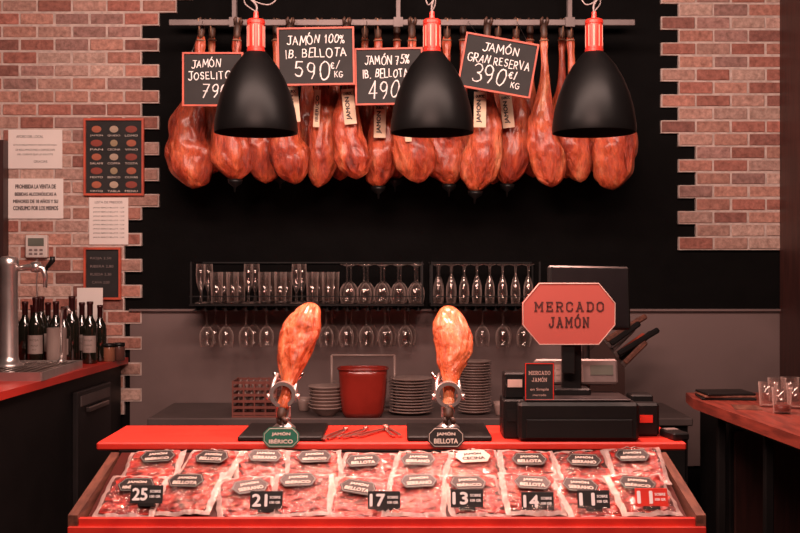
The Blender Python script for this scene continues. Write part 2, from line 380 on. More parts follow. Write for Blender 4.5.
def bricks(name,x0,x1,edge,side,zlo,zhi,seed,M_mort):
    rnd=random.Random(seed); b=MB(); tones=[]
    h=.0745; pit=.200; g=.012; z=zlo; row=0
    pal=[(.45,.21,.16),(.49,.29,.235),(.36,.145,.11),(.53,.36,.30),(.27,.115,.092),(.46,.24,.185),(.48,.31,.26),(.37,.21,.18),(.42,.165,.125)]
    while z<zhi:
        py=266-(z+h/2-CZ)*F/6.0
        lim=(edge(py)-400)*6.0/F
        off=(row%2)*pit/2+(.015 if side<0 else .0)
        k0=int(math.floor(x0/pit))-1; k1=int(math.ceil(x1/pit))+1
        lo=1e9;hi=-1e9
        for k in range(k0,k1+1):
            a=k*pit+off; c=a+pit
            mid=(a+c)/2
            if side<0 and (mid>lim or c<x0): continue
            if side>0 and (mid<lim or a>x1): continue
            A=max(a+g/2,x0); B=min(c-g/2,x1)
            if B-A<.02: continue
            lo=min(lo,A-g/2);hi=max(hi,B+g/2)
            n0=len(b.v); d=.03+rnd.uniform(-.003,.003)
            b.box(((A+B)/2+rnd.uniform(-.002,.002),6.0-d/2,z+h/2),(B-A+rnd.uniform(-.003,.002),d,h-g+rnd.uniform(-.004,.002)),0,bev=.003)
            t=pal[rnd.randrange(len(pal))]; q=rnd.uniform(.82,1.15); t=tuple(cc*q for cc in t)
            tones+= [t]*(len(b.v)-n0)
        if hi>lo:
            n0=len(b.v); b.box(((lo+hi)/2,5.987,z+h/2),(hi-lo,.025,h),1); tones+=[(1,1,1)]*(len(b.v)-n0)
        z+=h; row+=1
    me=b.mesh(name,[M_brick,M_mort]); ca=me.color_attributes.new('tone','FLOAT_COLOR','POINT')
    for i,t in enumerate(tones): ca.data[i].color=(*t,1)
    struct(name,me)
M_mort=mat('mortar',(.62,.49,.44),.95,col2=(.46,.36,.32),nscale=30,bump=.3)
bricks('wall_brick_left',-2.9,-1.2,lambda y:182 if y<12 else (150 if y<215 else 134),-1,.8,3.39,3,M_mort)
bricks('wall_brick_right',1.4,2.22,lambda y:662 if y<45 else (677 if y<140 else (694 if y<247 else 2000)),1,1.0,3.39,5,M_mort)
b=MB(); a=W(0,140,5.92); b.box((a.x-.10,5.93,a.z/2),(.26,.08,a.z)); b.box((a.x-.16,5.88,a.z/2-.02),(.26,.03,a.z-.12))
struct('trim_1',b.mesh('trim',M_column))
b=MB(); b.box((2.50,5.72,1.7),(.64,.5,3.4)); b.box((2.50,5.46,1.9),(.5,.03,2.6),bev=.01); struct('trim_2',b.mesh('trim',M_column2))

# ---------------------------------------------------------------- rail with hams
RY=5.58; rz=W(0,22,RY).z; xa=W(169,0,RY).x; xb=W(635,0,RY).x
RY2=5.84; rzb=W(0,22,RY2).z
for ry,zz,lab_,dx in ((RY,rz,'long flat steel rail with bolted brackets holding the hams',0),(RY2,rzb,'second flat steel rail holding the rear hams',.04)):
    rail=thing('hanging_rail',lab_,'rail',((xa+xb)/2,ry,zz),group='ham rails')
    b=MB(); b.box((0,0,0),(xb-xa+dx,.012,.034),bev=.003); part('rail_bar',b.mesh('rail_bar',M_railsteel),rail)
    for x in (-.9,-.02,.9):
        x*=1+dx; b=MB(); tz_=3.4-zz; b.box((x,0,tz_/2),(.022,.016,tz_)); b.box((x,-.012,0),(.05,.01,.05)); b.box((x,0,tz_-.01),(.1,.08,.015)); part('bracket',b.mesh('bracket',M_railsteel),rail)

def interp(keys,t):
    for i in range(len(keys)-1):
        if t<=keys[i+1][0]:
            k0=keys[max(i-1,0)];k1=keys[i];k2=keys[i+1];k3=keys[min(i+2,len(keys)-1)]
            u=(t-k1[0])/(k2[0]-k1[0]); r=[]
            for j in range(1,len(k1)):
                m1=(k2[j]-k0[j])/max(k2[0]-k0[0],1e-6)*(k2[0]-k1[0]); m2=(k3[j]-k1[j])/max(k3[0]-k1[0],1e-6)*(k2[0]-k1[0])
                u2=u*u;u3=u2*u
                r.append((2*u3-3*u2+1)*k1[j]+(u3-2*u2+u)*m1+(-2*u3+3*u2)*k2[j]+(u3-u2)*m2)
            return r
    return keys[-1][1:]
def ham_mesh(seed,L,R,flip=1,plump=1,mt=None,start=.42,keys=None,rough=1.4):
    rnd=random.Random(seed); s0=start
    j=lambda a: rnd.uniform(-a,a)
    rem=1-s0
    wide=.66+j(.12)
    keys=keys or [(0,.17,0),(.05,.23,0),(.12,.19,0),(s0*.60,.23,.0),(s0*.88,.34,.04),(s0+.10*rem,.50+j(.06),.12),(s0+.28*rem,.70+j(.08),.20),(s0+.46*rem,.86+j(.06),.16),(s0+wide*rem,1.0,.04+j(.06)),(s0+(.84+j(.02))*rem,.84+j(.07),-.08),(s0+.93*rem,.56+j(.07),-.16+j(.08)),(s0+.98*rem,.26,-.20),(1,.02,-.20)]
    n=64;seg=44; b=MB(); v=[];f=[]
    o=Vector((seed*3.1,seed*1.7,0))
    for i in range(n):
        t=i/(n-1)
        r,off=interp(keys,t); r=max(r,.01)*R; off*=R*flip
        for k in range(seg):
            a=2*math.pi*k/seg; ca,sa=math.cos(a),math.sin(a)
            d=1+.15*rough*noise.noise(Vector((ca*1.2,sa*1.2,t*4.5))+o)+.055*rough*noise.noise(Vector((ca*3,sa*3,t*11))+o)
            d-= .10*rough*(max(0,.35-abs(noise.noise(Vector((ca*2.2,sa*2.2,t*6))+o*2)))/.35)**4
            d+= .10*max(0,ca*flip)*math.sin(min(1,max(0,(t-.4)/.5))*math.pi)
            v.append((off+r*d*ca,r*d*sa*.58*plump,-L*t))
    for i in range(n-1):
        for k in range(seg):
            k2=(k+1)%seg; f.append((i*seg+k,i*seg+k2,(i+1)*seg+k2,(i+1)*seg+k))
    f.append(tuple(range(seg))[::-1]); f.append(tuple((n-1)*seg+k for k in range(seg)))
    b.add(v,f,0,True); return b.mesh('ham_meat',mt or M_ham)
hoofb=MB()
hoofb.lathe([(.0,.075),(.010,.072),(.017,.055),(.020,.03),(.018,.005),(.015,-.012)],14)
hoofb.tube([(.012,0,.06),(.02,-.01,.085),(.017,-.014,.098)],[.011,.010,.004],8)
hoofb.tube([(-.010,0,.06),(-.012,-.012,.088),(-.006,-.018,.10)],[.011,.010,.004],8)
HOOF=hoofb.mesh('hoof',M_hoof)
cup=MB().lathe([(.004,-.055),(.006,-.03),(.036,-.008),(.040,.012),(.036,.010),(.0,-.012)],18); CUP=cup.mesh('drip_cup',M_blackplastic)
hams=[(201,188,189,45,.40,0),(237,231,181,40,.42,0),(260,262,184,36,.40,0),(290,291,185,38,.42,0),(319,322,188,34,.34,0),(347,353,180,36,.40,0),(378,382,188,36,.42,1),(412,414,184,39,.42,0),(447,445,186,39,.40,0),(487,479,193,38,.36,1),(516,511,186,37,.34,1),(544,548,188,36,.38,0),(570,577,183,35,.42,0),(597,618,190,45,.38,0)]
tagpos={3:(293,104,0),4:(317,108,1),5:(349,106,0),6:(380,120,0),9:(480,109,0),10:(507,110,0),8:(447,118,1),2:(262,112,1),7:(408,122,1)}
backrow=[(212,210,174,31,.42,0),(276,277,178,31,.42,1),(306,306,176,30,.40,0),(334,337,181,31,.40,0),(365,367,174,31,.40,0),(397,398,181,31,.40,1),(430,430,178,31,.40,0),(463,462,180,30,.40,0),(498,496,185,31,.38,0),(530,530,178,31,.38,0),(562,563,179,30,.40,0),(592,597,176,32,.40,0)]
for i,(xt,xbm,yb,wpx,st,dc) in enumerate(hams+backrow):
    back=i>=len(hams)
    railY=RY2 if back else RY
    Y=railY+((-.05 if i%2 else .05) if back else (-.085 if i%2 else .065))
    top=W(xt,36,Y)
    bot=W(xbm,yb,Y)
    L=(top-bot).length-.005; ang=math.atan2(top.x-bot.x,top.z-bot.z)
    R=wpx/2*Y/F*1.03; fl=1 if i in(4,9,10,13,6,16,19,22) else -1
    tp_=None if back else tagpos.get(i)
    lab='cured ham leg hanging from the steel rail'+(' with paper tag' if tp_ else '')
    if back: lab='cured ham leg hanging from the rear rail'
    h=thing('cured_ham',lab,'ham',top,(0,ang,0),'hams hanging from the rail')
    part('ham_meat',ham_mesh(i+1,L,R,fl,1,None,st),h)
    part('hoof',HOOF,h)
    RZ=rzb if back else rz
    dy=railY-Y; q=Matrix.Rotation(-ang,3,'Y')
    e1=q@Vector((0,dy-.012,RZ-top.z+.02)); e2=q@Vector((0,dy+.012,RZ-top.z+.02))
    b=MB(); b.tube([(0,-.014,-.02),e1,e2,(0,.014,-.02)],.0035,6); b.tube([(.022*math.cos(a),.022*math.sin(a),-.022) for a in [k*.6283 for k in range(10)]],.004,6,closed=True)
    part('rope',b.mesh('rope',M_rope),h)
    if dc or i in(1,8): part('drip_cup',CUP,h,(-.20*R*fl,0,-L-.005))
    if tp_:
        tx,ty,kind=tp_
        yy=Y-.080-(.03 if i in(9,10) else 0); tp=W(tx,ty,yy); rel=q@(tp-top)
        tg=MB().box((0,0,0),(.064,.003,.185),bev=.001) if kind==0 else MB().box((0,0,0),(.034,.003,.20),bev=.001)
        tg.tube([(0,0,.08),(0,.03,.13)],.0015,5)
        tgo=part('tag',tg.mesh('tag',M_tag),h,rel,(0,-ang+random.uniform(-.12,.14),0),'cream paper tag with dark printing')
        part('lettering',lettering([('JAMON',-.004,-.010,.12,.030,90),('DUROC',0,.068,.045,.016)] if kind==0 else [('IBERICO',0,0,.14,.018,90)],M_ink,bold=.05),tgo,(0,-.0025,0))

# ---------------------------------------------------------------- chalk price boards
def board(cx,cy,wpx,hpx,Y,rot,lines,label):
    w=wpx*Y/F;h=hpx*Y/F; loc=W(cx,cy,Y)
    o=thing('price_chalkboard',label,'chalkboard',loc,(0,math.radians(rot),0),'price boards hung under the rail')
    b=MB(); ring_frame(b,w,h,.009,.02); part('frame',b.mesh('frame',M_woodR),o)
    b=MB().box((0,.003,0),(w-.016,.008,h-.016)); part('panel',b.mesh('panel',M_chalk),o)
    part('lettering',strokes([(t,x*w,z*h,ww*w,hh*h,rr) for t,x,z,ww,hh,rr in lines],M_white,GL,lambda H:.0030+.040*H,gap=.32,jit=.10),o,(0,-.0025,0))
    q=Matrix.Rotation(-math.radians(rot),3,'Y'); b=MB()
    for sx in(-.35,.35):
        a=Vector((sx*w,.004,h/2)); e=q@(Vector((loc.x+sx*w,RY-.03,rz+.0))-loc); b.tube([a,e],.0015,5)
    part('hanger',b.mesh('hanger',M_steel),o)
board(213,79,61,54,5.25,0,[('JAMÓN',-.12,.29,.46,.13,2),('JOSELITO',-.06,.07,.68,.14,1),('790',.03,-.22,.44,.26,0),('€/',.40,-.20,.10,.12,0)],'small framed black chalkboard with a white handwritten price')
board(316,56,77,58,5.25,-1,[('JAMÓN 100%',0,.29,.74,.14,1),('IB. BELLOTA',.0,.06,.78,.14,1),('590',-.06,-.23,.42,.28,0),('€/',.24,-.16,.10,.12,0),('KG',.29,-.32,.10,.10,0)],'framed black chalkboard with a handwritten price of 590')
board(389,76,68,57,5.28,-1,[('JAMÓN 75%',-.03,.29,.64,.14,0),('IB. BELLOTA',-.05,.06,.66,.14,0),('490',-.09,-.22,.42,.28,0)],'framed black chalkboard with a handwritten price of 490')
board(498,65,74,55,5.22,10,[('JAMÓN',0,.29,.48,.14,0),('GRAN RESERVA',.0,.07,.84,.14,0),('390',-.10,-.21,.42,.29,0),('€/',.22,-.13,.11,.12,0),('KG',.27,-.31,.11,.10,0)],'framed black chalkboard tilted, handwritten price of 390')

# ---------------------------------------------------------------- pendant lamps
LY=4.3
sh=MB().lathe([(.171,0),(.1725,.012),(.170,.045),(.161,.10),(.145,.16),(.121,.22),(.090,.275),(.062,.310),(.048,.328),(.040,.334),(.0365,.330),(.058,.303),(.086,.268),(.117,.213),(.141,.155),(.157,.097),(.166,.045),(.168,.004),(.171,0)],56,cap=False)
SH=sh.mesh('lamp_shade',M_shade)
nk=MB().lathe([(.036,.325),(.0375,.332),(.0375,.345),(.0355,.347),(.0355,.448),(.0375,.450),(.0375,.462),(.034,.468),(.012,.472),(.010,.50)],32,smooth=False)
for k in range(10):
    a=k*math.pi/5+.13; nk.box((.0356,0,.398),(.003,.0045,.086),1,M=Matrix.Rotation(a,4,'Z'))
NK=nk.mesh('neck',[M_copper,M_slot])
BL=MB().lathe([(.0,.09),(.025,.098),(.042,.125),(.045,.155),(.030,.20),(.018,.24),(.018,.34)],20).mesh('bulb',M_bulb)
def cr(P,n=6):
    out=[];K=[(i,)+tuple(p) for i,p in enumerate(P)]
    for i in range((len(P)-1)*n+1): out.append(interp(K,i/n) if i else list(P[0]))
    return out
for k,px in enumerate((256,432,594)):
    lc=W(px,132.5,LY)
    o=thing('pendant_lamp','black bell-shaped pendant lamp with a slotted red neck','lamp',lc,(0,0,0),'three pendant lamps over the counter')
    part('lamp_shade',SH,o); part('neck',NK,o); part('bulb',BL,o)
    top=3.4-lc.z; s=(-1,.3,.6)[k]
    b=MB()
    b.tube(cr([(0,0,.49),(0,0,.53),(s*.05,0,.575),(s*.10,0,.62),(s*.10,0,.69),(s*.07,0,top-.1),(s*.05,0,top)]),.0045,8)
    b.tube(cr([(0,0,.50),(s*.05,.02,.545),(s*.03,.03,.60),(-s*.06,.02,.615),(-s*.09,.01,.57),(-s*.05,.0,.53),(s*.03,.0,.56),(s*.08,0,.64),(s*.06,0,.76)]),.003,6)
    b.lathe([(.05,top),(.05,top-.02),(.01,top-.035)],16,M=Matrix.Translation((s*.05,0,0)))
    part('cable',b.mesh('cable',M_greyplastic),o)
    li=bpy.data.lights.new('lamp_light','SPOT'); li.energy=88; li.color=(1,.50,.40); li.spot_size=math.radians(112); li.spot_blend=.8; li.shadow_soft_size=.05
    lo=bpy.data.objects.new('lamp_light',li); C.objects.link(lo); lo.location=(lc.x,lc.y,lc.z+.07); lo.rotation_euler=(math.radians(-10),0,0)

# ---------------------------------------------------------------- wall notices
def poster(name,x0,y0,x1,y1,label,cat,m,lines,lm=None,frame=None,rot=0,extra=None,group=None,bold=0):
    Y=5.9605 if not frame else 5.958
    a=W(x0,y0,Y); c=W(x1,y1,Y); w=c.x-a.x; h=a.z-c.z; loc=(a+c)/2
    o=thing(name,label,cat,loc,(0,math.radians(rot),0),group)
    b=MB().box((0,.006,0),(w,.004 if not frame else .010,h)); part('sheet' if not frame else 'panel',b.mesh('sheet',m),o)
    if frame:
        b=MB(); ring_frame(b,w+.012,h+.012,.012,.022); part('frame',b.mesh('frame',frame),o)
    if lines: part('lettering',lettering([(t,x*w,z*h,ww*w,hh*h) for t,x,z,ww,hh in lines],lm or M_ink,bold=bold),o,(0,-.001 if frame else .0025,0))
    if extra: extra(o,w,h)
    return o
poster('paper_notice',8,129,62,168,'plain white paper notice taped to the brick','notice',M_paper,[('AFORO DEL LOCAL',-.1,.32,.5,.07),('ESTE ESTABLECIMIENTO DISPONE DE HOJAS',0,.10,.8,.05),('DE RECLAMACIONES A DISPOSICION',0,-.02,.72,.05),('DEL CLIENTE QUE LO SOLICITE',0,-.14,.66,.05),('GRACIAS',.1,-.32,.25,.06)])
poster('paper_notice',8,178,63,218,'white paper notice with bold printed Spanish alcohol rule','notice',M_paper,[('PROHIBIDA LA VENTA DE',0,.30,.74,.11),('BEBIDAS ALCOHÓLICAS A',0,.12,.76,.11),('MENORES DE 18 AÑOS Y SU',0,-.06,.82,.11),('CONSUMO POR LOS MISMOS',0,-.24,.82,.11)],bold=.04)
DM=[mat('dish_a',(.45,.12,.06),.6),mat('dish_b',(.38,.28,.16),.6),mat('dish_c',(.30,.05,.03),.6),mat('dish_d',(.50,.38,.28),.6)]
def disc(w,h,m,s):
    n=14; return MB().add([(.085*w*s*math.cos(k*6.2832/n),0,.046*h*math.sin(k*6.2832/n)) for k in range(n)],[tuple(range(n))]).mesh('food_picture',m,fix=False)
CAP=['JAMON','QUESO','LOMO','PAN','CECINA','VINO','SALAMI','COPPA','TOSTA','MIXTO','IBERICO','OLIVAS','CROQ','TABLA','MENU']
def menu_extra(o,w,h):
    ms=[disc(w,h,m,(1,.75,1.2,.9)[i]) for i,m in enumerate(DM)]
    for r in range(5):
        for c in range(3):
            fp=part('food_picture',ms[(r*2+c*3)%4],o,((-.3+c*.3)*w,-.002,(.37-r*.185)*h))
            part('caption',lettering([(CAP[r*3+c],0,0,.22*w,.026*h)],M_cream),fp,(0,0,-.085*h))
poster('menu_board',85,119,143,194,'framed dark menu board with rows of round food pictures','sign',M_chalk,[],M_cream,M_woodR,extra=menu_extra)
poster('paper_notice',89,197,128,244,'white printed paper sheet taped below the menu board','notice',M_paper,[('LISTA DE PRECIOS',0,.40,.7,.05)]+[('JAMON IBERICO BELLOTA  12,50',0,.28-.09*i,.8,.035) for i in range(8)])
poster('menu_board',85,248,120,298,'small framed chalkboard with faint handwritten lines','chalkboard',M_chalk,[('RIOJA 2,50',-.05,.30,.6,.06),('RIBERA 2,80',-.02,.14,.66,.06),('RUEDA 2,30',-.05,-.02,.6,.06),('CAVA 3,00',-.05,-.18,.5,.06)],M_greyplastic,M_woodR)
a=W(37,246,5.95)
o=thing('thermostat','white plastic wall controller with a small display','thermostat',a)
part('housing',MB().box((0,0,0),(.125,.035,.13),bev=.006).mesh('housing',mat('white_plastic',(.75,.66,.61),.5)),o)
b=MB().box((0,-.019,.025),(.09,.003,.045)); part('display',b.mesh('display',M_lcd),o)
BU=MB().box((0,0,0),(.018,.004,.012)).mesh('button',M_greyplastic)
for x in(-.03,0,.03):
    for z in(-.02,-.042): part('button',BU,o,(x,-.019,z))
b=MB(); b.tube([(.0,.0,-.06),(.005,.005,-.12),(-.004,.005,-.2),(.0,.005,-.3)],.003,6); part('cord',b.mesh('cord',M_greyplastic),o)

# ---------------------------------------------------------------- glass rack
HR=MB().box((0,0,0),(.010,.28,.020)).box((0,0,-.012),(.026,.28,.003)).mesh('hanger_rail',M_blackmetal)
def rack(x0,x1,label):
    a=W(x0,0,5.7).x; c=W(x1,0,5.7).x; z0=W(0,305,5.7).z; zt=W(0,262,5.7).z
    o=thing('glass_rack',label,'rack',((a+c)/2,5.835,z0)); w=c-a
    part('shelf',MB().box((0,0,.002),(w,.33,.012),bev=.003).mesh('shelf',M_blackmetal),o)
    b=MB()
    for x in(-w/2+.01,w/2-.01):
        for y in(-.155,.155): b.box((x,y,(zt-z0)/2),(.009,.009,zt-z0))
        b.box((x,0,zt-z0),(.009,.31,.008))
    b.box((0,.155,zt-z0),(w,.008,.008)); b.box((0,-.155,.05),(w,.006,.006))
    part('guard_frame',b.mesh('guard_frame',M_blackmetal),o)
    n=int(w/.058)
    for i in range(n+1):
        x=-w/2+.03+i*(w-.06)/n
        part('hanger_rail',HR,o,(x,0,-.016))
    return o,z0
_,gz=rack(190,424,'black metal shelf rack full of stemware')
rack(430,541,'shorter black metal rack with narrow inverted flutes')
wg=[(.036,0),(.037,.003),(.02,.007),(.006,.013),(.0042,.03),(.0040,.09),(.006,.10),(.022,.112),(.037,.135),(.042,.16),(.041,.185),(.035,.220),(.0335,.220),(.0395,.185),(.0405,.16),(.0355,.137),(.021,.115),(.0,.108)]
WG=MB().lathe(wg,24,cap=False).mesh('wine_glass',M_glass)
TG=MB().lathe([(.0,0),(.028,0),(.030,.01),(.035,.175),(.0335,.175),(.0285,.014),(.0,.010)],24,cap=False).mesh('tumbler',M_glass)
FL=MB().lathe([(.0,0),(.032,.001),(.032,.003),(.006,.012),(.004,.06),(.012,.08),(.024,.12),(.027,.16),(.024,.220),(.0225,.220),(.0255,.16),(.022,.12),(.0,.078)],24,cap=False).mesh('flute',M_glass)
sh_z=gz+.008
for r,yy in enumerate((5.76,5.88)):
    for i,px in enumerate(range(200,340,16)):
        p=W(px,0,5.74); o=part('tumbler',TG if i%3 else FL,None,(p.x+.02*r,yy,sh_z)); tagit(o,'clear straight glass standing on the black rack','glass','glasses standing on the rack')
        if i%3==0: o.name='champagne_flute'; o['label']='clear champagne flute standing on the black rack'
    for px in range(347,421,17):
        p=W(px,0,5.74); o=part('wine_glass',WG,None,(p.x+.015*r,yy,sh_z+.220),(math.pi,0,0)); tagit(o,'clear wine glass resting upside down on the rack','glass','wine glasses inverted on the rack')
    for px in range(438,538,13):
        p=W(px,0,5.74); o=part('champagne_flute',FL,None,(p.x+.012*r,yy,sh_z+.220),(math.pi,0,0)); tagit(o,'narrow clear flute resting upside down on the rack','glass','flutes inverted on the rack')
for px in (206,226,246,266,286,306,326,346,366,385,405,443,463,483,503,524):
    p=W(px,0,5.75); o=part('wine_glass',WG,None,(p.x,5.75+random.uniform(0,.05),gz-.012),(math.pi,0,0)); tagit(o,'clear wine glass hanging upside down under the rack','glass','wine glasses hanging under the rack')
    if px not in (226,266,483):
        p=W(px+4,0,5.75); o=part('wine_glass',WG,None,(p.x,5.90,gz-.012),(math.pi,0,0)); tagit(o,'clear wine glass hanging upside down under the rack','glass','wine glasses hanging under the rack')

# ---------------------------------------------------------------- back counter
bz=.87; x0=W(150,0,5.4).x; x1=W(690,0,5.4).x
o=thing('back_counter','low steel-topped back counter behind the bar','counter',((x0+x1)/2,5.65,0))
part('body',MB().box((0,0,bz/2-.02),(x1-x0-.04,.56,bz-.04)).mesh('body',M_blackmetal),o)
part('worktop',MB().box((0,0,bz-.02),(x1-x0,.62,.04),bev=.005).mesh('worktop',M_railsteel),o)
for i in range(4):
    d=part('door',MB().box((0,0,0),(.66,.02,.72),bev=.004).mesh('door',M_blackplastic),o,((i-1.5)*.69,-.295,.42))
    part('handle',MB().box((0,-.02,0),(.2,.015,.015),bev=.003).mesh('handle',M_steel),d,(0,0,.3))
def stack(px,Y,r,n,dz,kind,label,group,jx=.004):
    prof=[(.0,0),(r*.55,0),(r*.6,.003),(r*.98,.016),(r,.019),(r*.96,.0205),(r*.58,.008),(.0,.006)] if kind=='plate' else [(0,0),(r*.4,0),(r*.45,.004),(r*.9,.04),(r,.048),(r*.95,.049),(r*.42,.01),(0,.006)]
    me=MB().lathe(prof,36,cap=False).mesh(kind,M_plate)
    for i in range(n):
        o=part(kind,me,None,(W(px,0,Y).x+random.uniform(-jx,jx),Y+random.uniform(-jx,jx),bz+i*dz)); tagit(o,label,'plate' if kind=='plate' else 'bowl',group)
stack(411,5.52,.118,12,.0155,'plate','round white dinner plate in a stack','stack of dinner plates')
stack(475,5.52,.088,19,.0145,'plate','round white side plate in a tall stack','tall stack of side plates')
stack(326,5.45,.095,7,.018,'bowl','shallow white bowl in a short stack','stack of bowls')
CUPM=MB().lathe([(0,0),(.024,0),(.03,.006),(.038,.05),(.040,.072),(.037,.072),(.034,.05),(.026,.010),(0,.008)],24,cap=False).mesh('cup_body',M_plate)
HND=MB().tube([(.037,0,.060),(.058,0,.058),(.062,0,.040),(.052,0,.022),(.034,0,.022)],.004,8).mesh('handle',M_plate)
for px,Y,z,rot in ((501,5.45,0,.5),(304,5.62,0,.3)):
    o=thing('coffee_cup','small white coffee cup on the back counter','cup',(W(px,0,Y).x,Y,bz+z),(0,0,rot),'coffee cups on the back counter')
    part('cup_body',CUPM,o); part('handle',HND,o)
o=thing('plastic_bin','red rounded plastic tub with a folded rim','tub',(W(363,0,5.42).x,5.42,bz))
b=MB()
for i,(s,z) in enumerate([(.76,0),(.86,.03),(.95,.12),(.99,.22),(1,.25),(.96,.25),(.95,.22),(.91,.12),(.82,.03),(.0,.02)]):
    for k in range(32):
        a=2*math.pi*k/32; e=.65; cx=math.copysign(abs(math.cos(a))**e,math.cos(a)); cy=math.copysign(abs(math.sin(a))**e,math.sin(a)); b.v.append(Vector((.128*s*cx,.10*s*cy,z)))
for i in range(9):
    for k in range(32): b.f.append([i*32+k,i*32+(k+1)%32,(i+1)*32+(k+1)%32,(i+1)*32+k]); b.m.append(0); b.sm.append(True)
b.f.append(list(range(32))[::-1]); b.m.append(0); b.sm.append(False)
part('tub',b.mesh('tub',M_bin),o)
b=MB(); pts=[(.131*math.copysign(abs(math.cos(a))**.65,math.cos(a)),.103*math.copysign(abs(math.sin(a))**.65,math.sin(a)),.25) for a in [k*6.2832/32 for k in range(32)]]
b.tube(pts,.005,6,closed=True); part('rim',b.mesh('rim',M_bin),o)
o=thing('wire_stand','pale wire stand around the red tub','stand',(W(363,0,5.6).x,5.62,bz))
b=MB()
for x in(-.17,.17): b.tube([(x,0,0),(x,0,.30)],.007,8)
b.tube([(-.17,0,.30),(.17,0,.30)],.007,8); b.tube([(-.17,0,.02),(.17,0,.02)],.005,8); b.tube([(-.17,0,.16),(.17,0,.16)],.004,8); b.box((0,0,.004),(.36,.06,.008))
part('wire_frame',b.mesh('wire_frame',M_plate),o)
o=thing('dish_crate','slatted reddish plastic dish crate','crate',(W(254,0,5.35).x,5.46,bz))
b=MB(); w=.225
for i in range(6): 
    z=.02+i*.032; b.box((0,-.09,z),(w,.006,.014)); b.box((0,.09,z),(w,.006,.014)); b.box((-w/2,0,z),(.006,.18,.014)); b.box((w/2,0,z),(.006,.18,.014))
for x in(-w/2,-w/4,0,w/4,w/2):
    for y in(-.09,.09): b.box((x,y,.095),(.008,.008,.19))
b.box((0,0,.005),(w,.18,.01)); part('basket',b.mesh('basket',mat('crate_plastic',(.22,.07,.055),.45)),o)
UD=MB().lathe([(0,-.003),(.08,-.003),(.085,.003),(0,.003)],24).mesh('upright_dish',M_plate)
for i in range(6): part('upright_dish',UD,o,(-.085+i*.034,0,.105),(0,math.pi/2,0))

# ---------------------------------------------------------------- left counter with tap and bottles
lz=1.13; EX0,EX1=-1.66,-1.555
o=thing('side_counter','dark side bar counter with a red top','counter',(-1.95,5.1,0))
T=Matrix.Translation((1.95,-5.1,0))
b=MB().prism([(-2.88,4.2),(EX0,4.2),(EX1,5.95),(-2.88,5.95)],lz-.035,lz,M=T); part('worktop',b.mesh('worktop',mat('red_worktop',(.54,.034,.022),.4,col2=(.42,.028,.018),nscale=3)),o)
b=MB().prism([(-2.86,4.23),(EX0-.04,4.23),(EX1-.04,5.94),(-2.86,5.94)],0,lz-.035,M=T); part('body',b.mesh('body',M_blackmetal),o)
ea=math.atan2(1.75,EX1-EX0); 
def onface(Y): return EX0-.04+(Y-4.23)*((EX1-EX0)/1.75)
d=part('door',MB().box((0,0,0),(.50,.03,.72),bev=.006).mesh('door',mat('fridge_front',(.020,.016,.016),.45,.2)),o,(onface(5.45)+1.95+.015,.35,.66),(0,0,ea))
part('handle',MB().box((0,-.03,0),(.30,.02,.025),bev=.004).box((-.12,-.015,0),(.02,.03,.02)).box((.12,-.015,0),(.02,.03,.02)).mesh('handle',M_steel),d,(0,0,.26))
part('vent',MB().box((0,-.018,0),(.42,.006,.05)).mesh('vent',M_railsteel),d,(0,0,.31))
o=thing('drip_tray','shallow stainless drip tray and sink top','tray',(-1.90,5.02,lz))
b=MB().box((0,0,.006),(.54,.60,.012)); ring=[((0,-.30),(.54,.012)),((0,.30),(.54,.012)),((-.27,0),(.012,.60)),((.27,0),(.012,.60))]
for (x,y),(w,h) in ring: b.box((x,y,.02),(w,h,.04))
part('basin',b.mesh('basin',M_satin),o)
b=MB(); [b.box((-.24+i*.04,0,.034),(.014,.58,.006)) for i in range(13)]; b.box((0,-.2,.031),(.50,.012,.004)); b.box((0,.2,.031),(.50,.012,.004)); part('grate',b.mesh('grate',M_steel),o)
tp=W(9,0,5.02); tb=lz+.037; th=W(0,256,5.02).z-tb
o=thing('beer_tap','polished chrome beer tap tower with side spout','beer tap',(tp.x,5.02,tb))
b=MB().lathe([(.07,0),(.07,.012),(.05,.02),(.043,.05),(.041,th-.06),(.046,th-.04),(.046,th-.01),(.03,th),(.0,th+.004)],32); part('column',b.mesh('column',M_satin),o)
b=MB().tube([(.03,0,th-.06),(.09,0,th-.05),(.13,0,th-.05),(.165,0,th-.06),(.175,0,th-.09),(.175,0,th-.15)],[.014,.014,.018,.018,.012,.010],12)
b.lathe([(.024,-.02),(.028,0),(.024,.02)],14,M=Matrix.Translation((.13,0,th-.05))@Matrix.Rotation(math.pi/2,4,'Y')); part('spout',b.mesh('spout',M_satin),o)
b=MB().tube([(.18,0,th-.065),(.19,-.01,th-.04)],[.008,.006],10).tube([(.19,-.01,th-.05),(.215,-.015,th-.02),(.215,-.015,th+.0)],[.010,.013,.012],10); part('handle',b.mesh('handle',M_blackplastic),o)
tp2=W(40,0,4.95)
o=thing('water_faucet','slim chrome faucet on the side counter','faucet',(tp2.x,5.26,lz+.037))
b=MB().lathe([(.02,0),(.02,.01),(.008,.02)],14).tube([(0,0,.01),(0,0,.22),(.01,-.01,.27),(.04,-.03,.28),(.06,-.04,.25)],.007,10); part('spout',b.mesh('spout',M_satin),o)
BT=MB().lathe([(.0,0),(.036,0),(.038,.006),(.038,.19),(.034,.215),(.018,.245),(.0145,.26),(.0145,.315),(.0165,.317),(.0165,.328),(.012,.33),(0,.33)],24).mesh('bottle_body',M_bottle)
BC=MB().lathe([(.0152,.26),(.0155,.315),(.0175,.317),(.0175,.332),(0,.333)],18,cap=False).mesh('foil_cap',M_foil)
